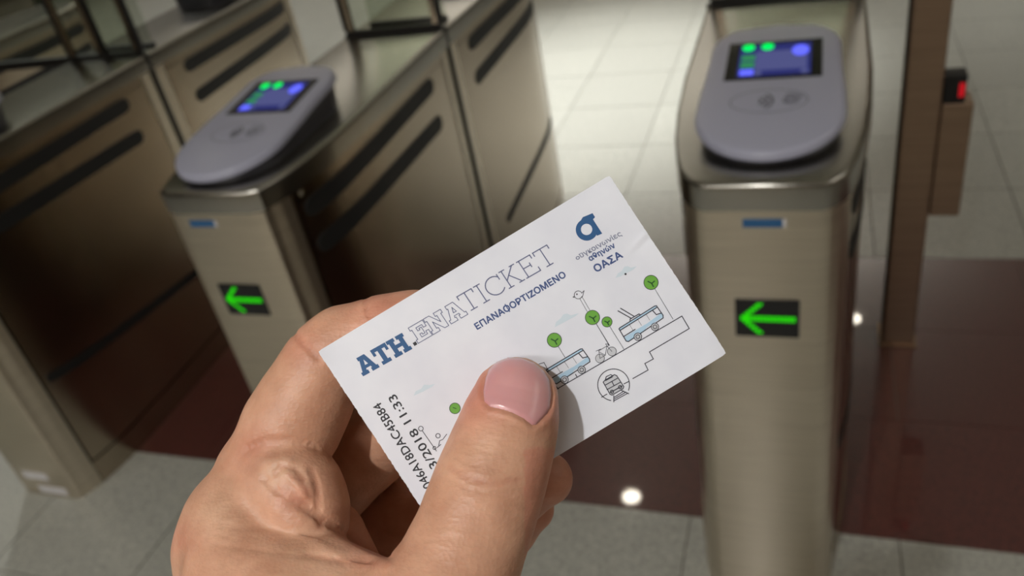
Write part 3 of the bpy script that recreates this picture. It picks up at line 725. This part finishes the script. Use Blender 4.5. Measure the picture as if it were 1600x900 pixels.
# skin colour, vertex by vertex: redder nail end, joints and folds, paler pads
Q = page(hv); col = np.zeros((len(hv), 4), np.float32)
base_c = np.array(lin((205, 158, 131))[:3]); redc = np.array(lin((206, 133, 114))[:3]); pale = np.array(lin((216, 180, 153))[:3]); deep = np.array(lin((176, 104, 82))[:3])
def g2(x, y, r): return np.exp(-((Q[:, 0] - x) ** 2 + (Q[:, 1] - y) ** 2) / r ** 2)
wr = np.clip(.8 * g2(740, 610, 60) + .6 * g2(860, 640, 30) + .5 * g2(600, 480, 60) + .45 * g2(400, 710, 40) + .5 * g2(455, 770, 28) + .4 * g2(470, 540, 30) + .35 * g2(570, 850, 50) + .35 * g2(280, 840, 30) + .5 * (Q[:, 0] > 820) * (Q[:, 1] > 700), 0, 1)[:, None]
wp = np.clip(.7 * g2(430, 735, 34) + .5 * g2(500, 880, 60) + .5 * g2(340, 800, 40) + .4 * g2(470, 750, 20) + .3 * g2(760, 700, 40), 0, 1)[:, None]
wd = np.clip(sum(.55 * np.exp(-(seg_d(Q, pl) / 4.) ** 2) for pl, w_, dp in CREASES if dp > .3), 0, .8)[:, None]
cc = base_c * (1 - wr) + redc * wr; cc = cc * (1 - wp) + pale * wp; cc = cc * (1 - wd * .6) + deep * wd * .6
col[:, :3] = cc; col[:, 3] = 1
at_ = me.color_attributes.new('skin', 'FLOAT_COLOR', 'POINT'); at_.data.foreach_set('color', col.ravel())
SKIN = mat('skin', (205, 158, 130), .48)
nt, N, b, L = nodes(SKIN)
va = N('ShaderNodeAttribute'); va.attribute_name = 'skin'
tc = N('ShaderNodeTexCoord')
nz = N('ShaderNodeTexNoise'); nz.inputs['Scale'].default_value = 130; nz.inputs['Detail'].default_value = 5; L(tc.outputs['Object'], nz.inputs['Vector'])
mx = N('ShaderNodeMix'); mx.data_type = 'RGBA'; mx.blend_type = 'MULTIPLY'; mx.inputs[0].default_value = 1
cr = N('ShaderNodeValToRGB'); cr.color_ramp.elements[0].position = .3; cr.color_ramp.elements[1].position = .7
cr.color_ramp.elements[0].color = (.82, .75, .71, 1); cr.color_ramp.elements[1].color = (1.06, 1.05, 1.04, 1); L(nz.outputs['Fac'], cr.inputs[0])
L(va.outputs['Color'], mx.inputs[6]); L(cr.outputs[0], mx.inputs[7]); L(mx.outputs[2], b.inputs['Base Color'])
vo = N('ShaderNodeTexVoronoi'); vo.inputs['Scale'].default_value = 1050; L(tc.outputs['Object'], vo.inputs['Vector'])
mp = N('ShaderNodeMapping'); mp.inputs['Rotation'].default_value = (0, 0, math.radians(28)); mp.inputs['Scale'].default_value = (1, 3.2, 1); L(tc.outputs['Object'], mp.inputs[0])
n2 = N('ShaderNodeTexNoise'); n2.inputs['Scale'].default_value = 260; n2.inputs['Detail'].default_value = 4; L(mp.outputs[0], n2.inputs['Vector'])
ma = N('ShaderNodeMath'); ma.operation = 'MULTIPLY_ADD'; ma.inputs[1].default_value = .35; L(vo.outputs['Distance'], ma.inputs[0]); L(n2.outputs['Fac'], ma.inputs[2])
bp = N('ShaderNodeBump'); bp.inputs['Strength'].default_value = .5; bp.inputs['Distance'].default_value = .0004; L(ma.outputs[0], bp.inputs['Height']); L(bp.outputs[0], b.inputs['Normal'])
b.inputs['Subsurface Weight'].default_value = .22; b.inputs['Subsurface Radius'].default_value = (1, .35, .2); b.inputs['Subsurface Scale'].default_value = .0028
b.inputs['Specular IOR Level'].default_value = .42
me.materials.append(SKIN)
hand = bpy.data.objects.new('hand', me); C.objects.link(hand)
hand.matrix_world = CARD_M @ Matrix.Translation(Vector(horg) * .001)
tag(hand, 'bare left hand pinching the white ticket between thumb and curled fingers, palm side lit', 'hand')
ss = hand.modifiers.new('smooth', 'SUBSURF'); ss.levels = 1; ss.render_levels = 1
# thumbnail: a curved plate lying in its bed
gx = np.arange(750, 868, 2.); gy = np.arange(552, 670, 2.)
GQ = np.stack(np.meshgrid(gx, gy, indexing='ij'), -1).reshape(-1, 2); nd = poly_sd(GQ, NAILP)
# slide outside points onto the outline so the rim is clean
keep = nd < 2.0; idm = -np.ones(len(GQ), int); KQ = GQ[keep].copy(); idm[keep] = np.arange(keep.sum())
for _ in range(4):
    s0 = poly_sd(KQ, NAILP); gxy = np.stack([(poly_sd(KQ + np.array(v), NAILP) - s0) for v in ((.3, 0), (0, .3))], 1) / .3; KQ -= gxy * np.maximum(s0, 0)[:, None]
s0 = poly_sd(KQ, NAILP)
lo_ = np.full(len(KQ), 2.); z = np.full(len(KQ), 34.)
for _ in range(70):
    s = (DM - z) / PXMM; P = np.stack(((KQ[:, 0] - 800) * s, -(KQ[:, 1] - 450) * s, z), 1); d = sdf(P); z = np.maximum(z - np.clip(d, -1, 4) * .8, .3)
s = (DM - z) / PXMM; P = np.stack(((KQ[:, 0] - 800) * s, -(KQ[:, 1] - 450) * s, z), 1); Gd = grad(P); Gd /= np.sqrt((Gd ** 2).sum(1))[:, None]
lift = .12 - .38 * np.exp(-(s0 / 3.) ** 2); topv = P + Gd * lift[:, None]; botv = topv - Gd * .5
ng = len(KQ); ny_ = len(gy); F = []
G_ = idm.reshape(len(gx), len(gy)); edge = {}
for i in range(len(gx) - 1):
    for j in range(ny_ - 1):
        q = [G_[i, j], G_[i, j + 1], G_[i + 1, j + 1], G_[i + 1, j]]
        if min(q) >= 0:
            F.append(tuple(int(v) for v in q)); F.append(tuple(int(v) + ng for v in q[::-1]))
            for a_, b_ in zip(q, q[1:] + q[:1]): edge[(int(a_), int(b_))] = 1
for (a_, b_) in edge:
    if (b_, a_) not in edge: F.append((b_, a_, a_ + ng, b_ + ng))
nm = mesh('thumbnail', (np.concatenate((topv, botv)) - horg) * .001, F, True)
NAIL = noise_col(mat('nail', (214, 160, 156), .3), (204, 146, 147), (213, 157, 156), 60, 3)
nb = NAIL.node_tree.nodes['Principled BSDF']; nb.inputs['Coat Weight'].default_value = .35; nb.inputs['Coat Roughness'].default_value = .2; nb.inputs['Subsurface Weight'].default_value = .15; nb.inputs['Subsurface Scale'].default_value = .002
no = link('thumbnail', nm, hand, NAIL); no['label'] = 'pink thumbnail, short and smooth'
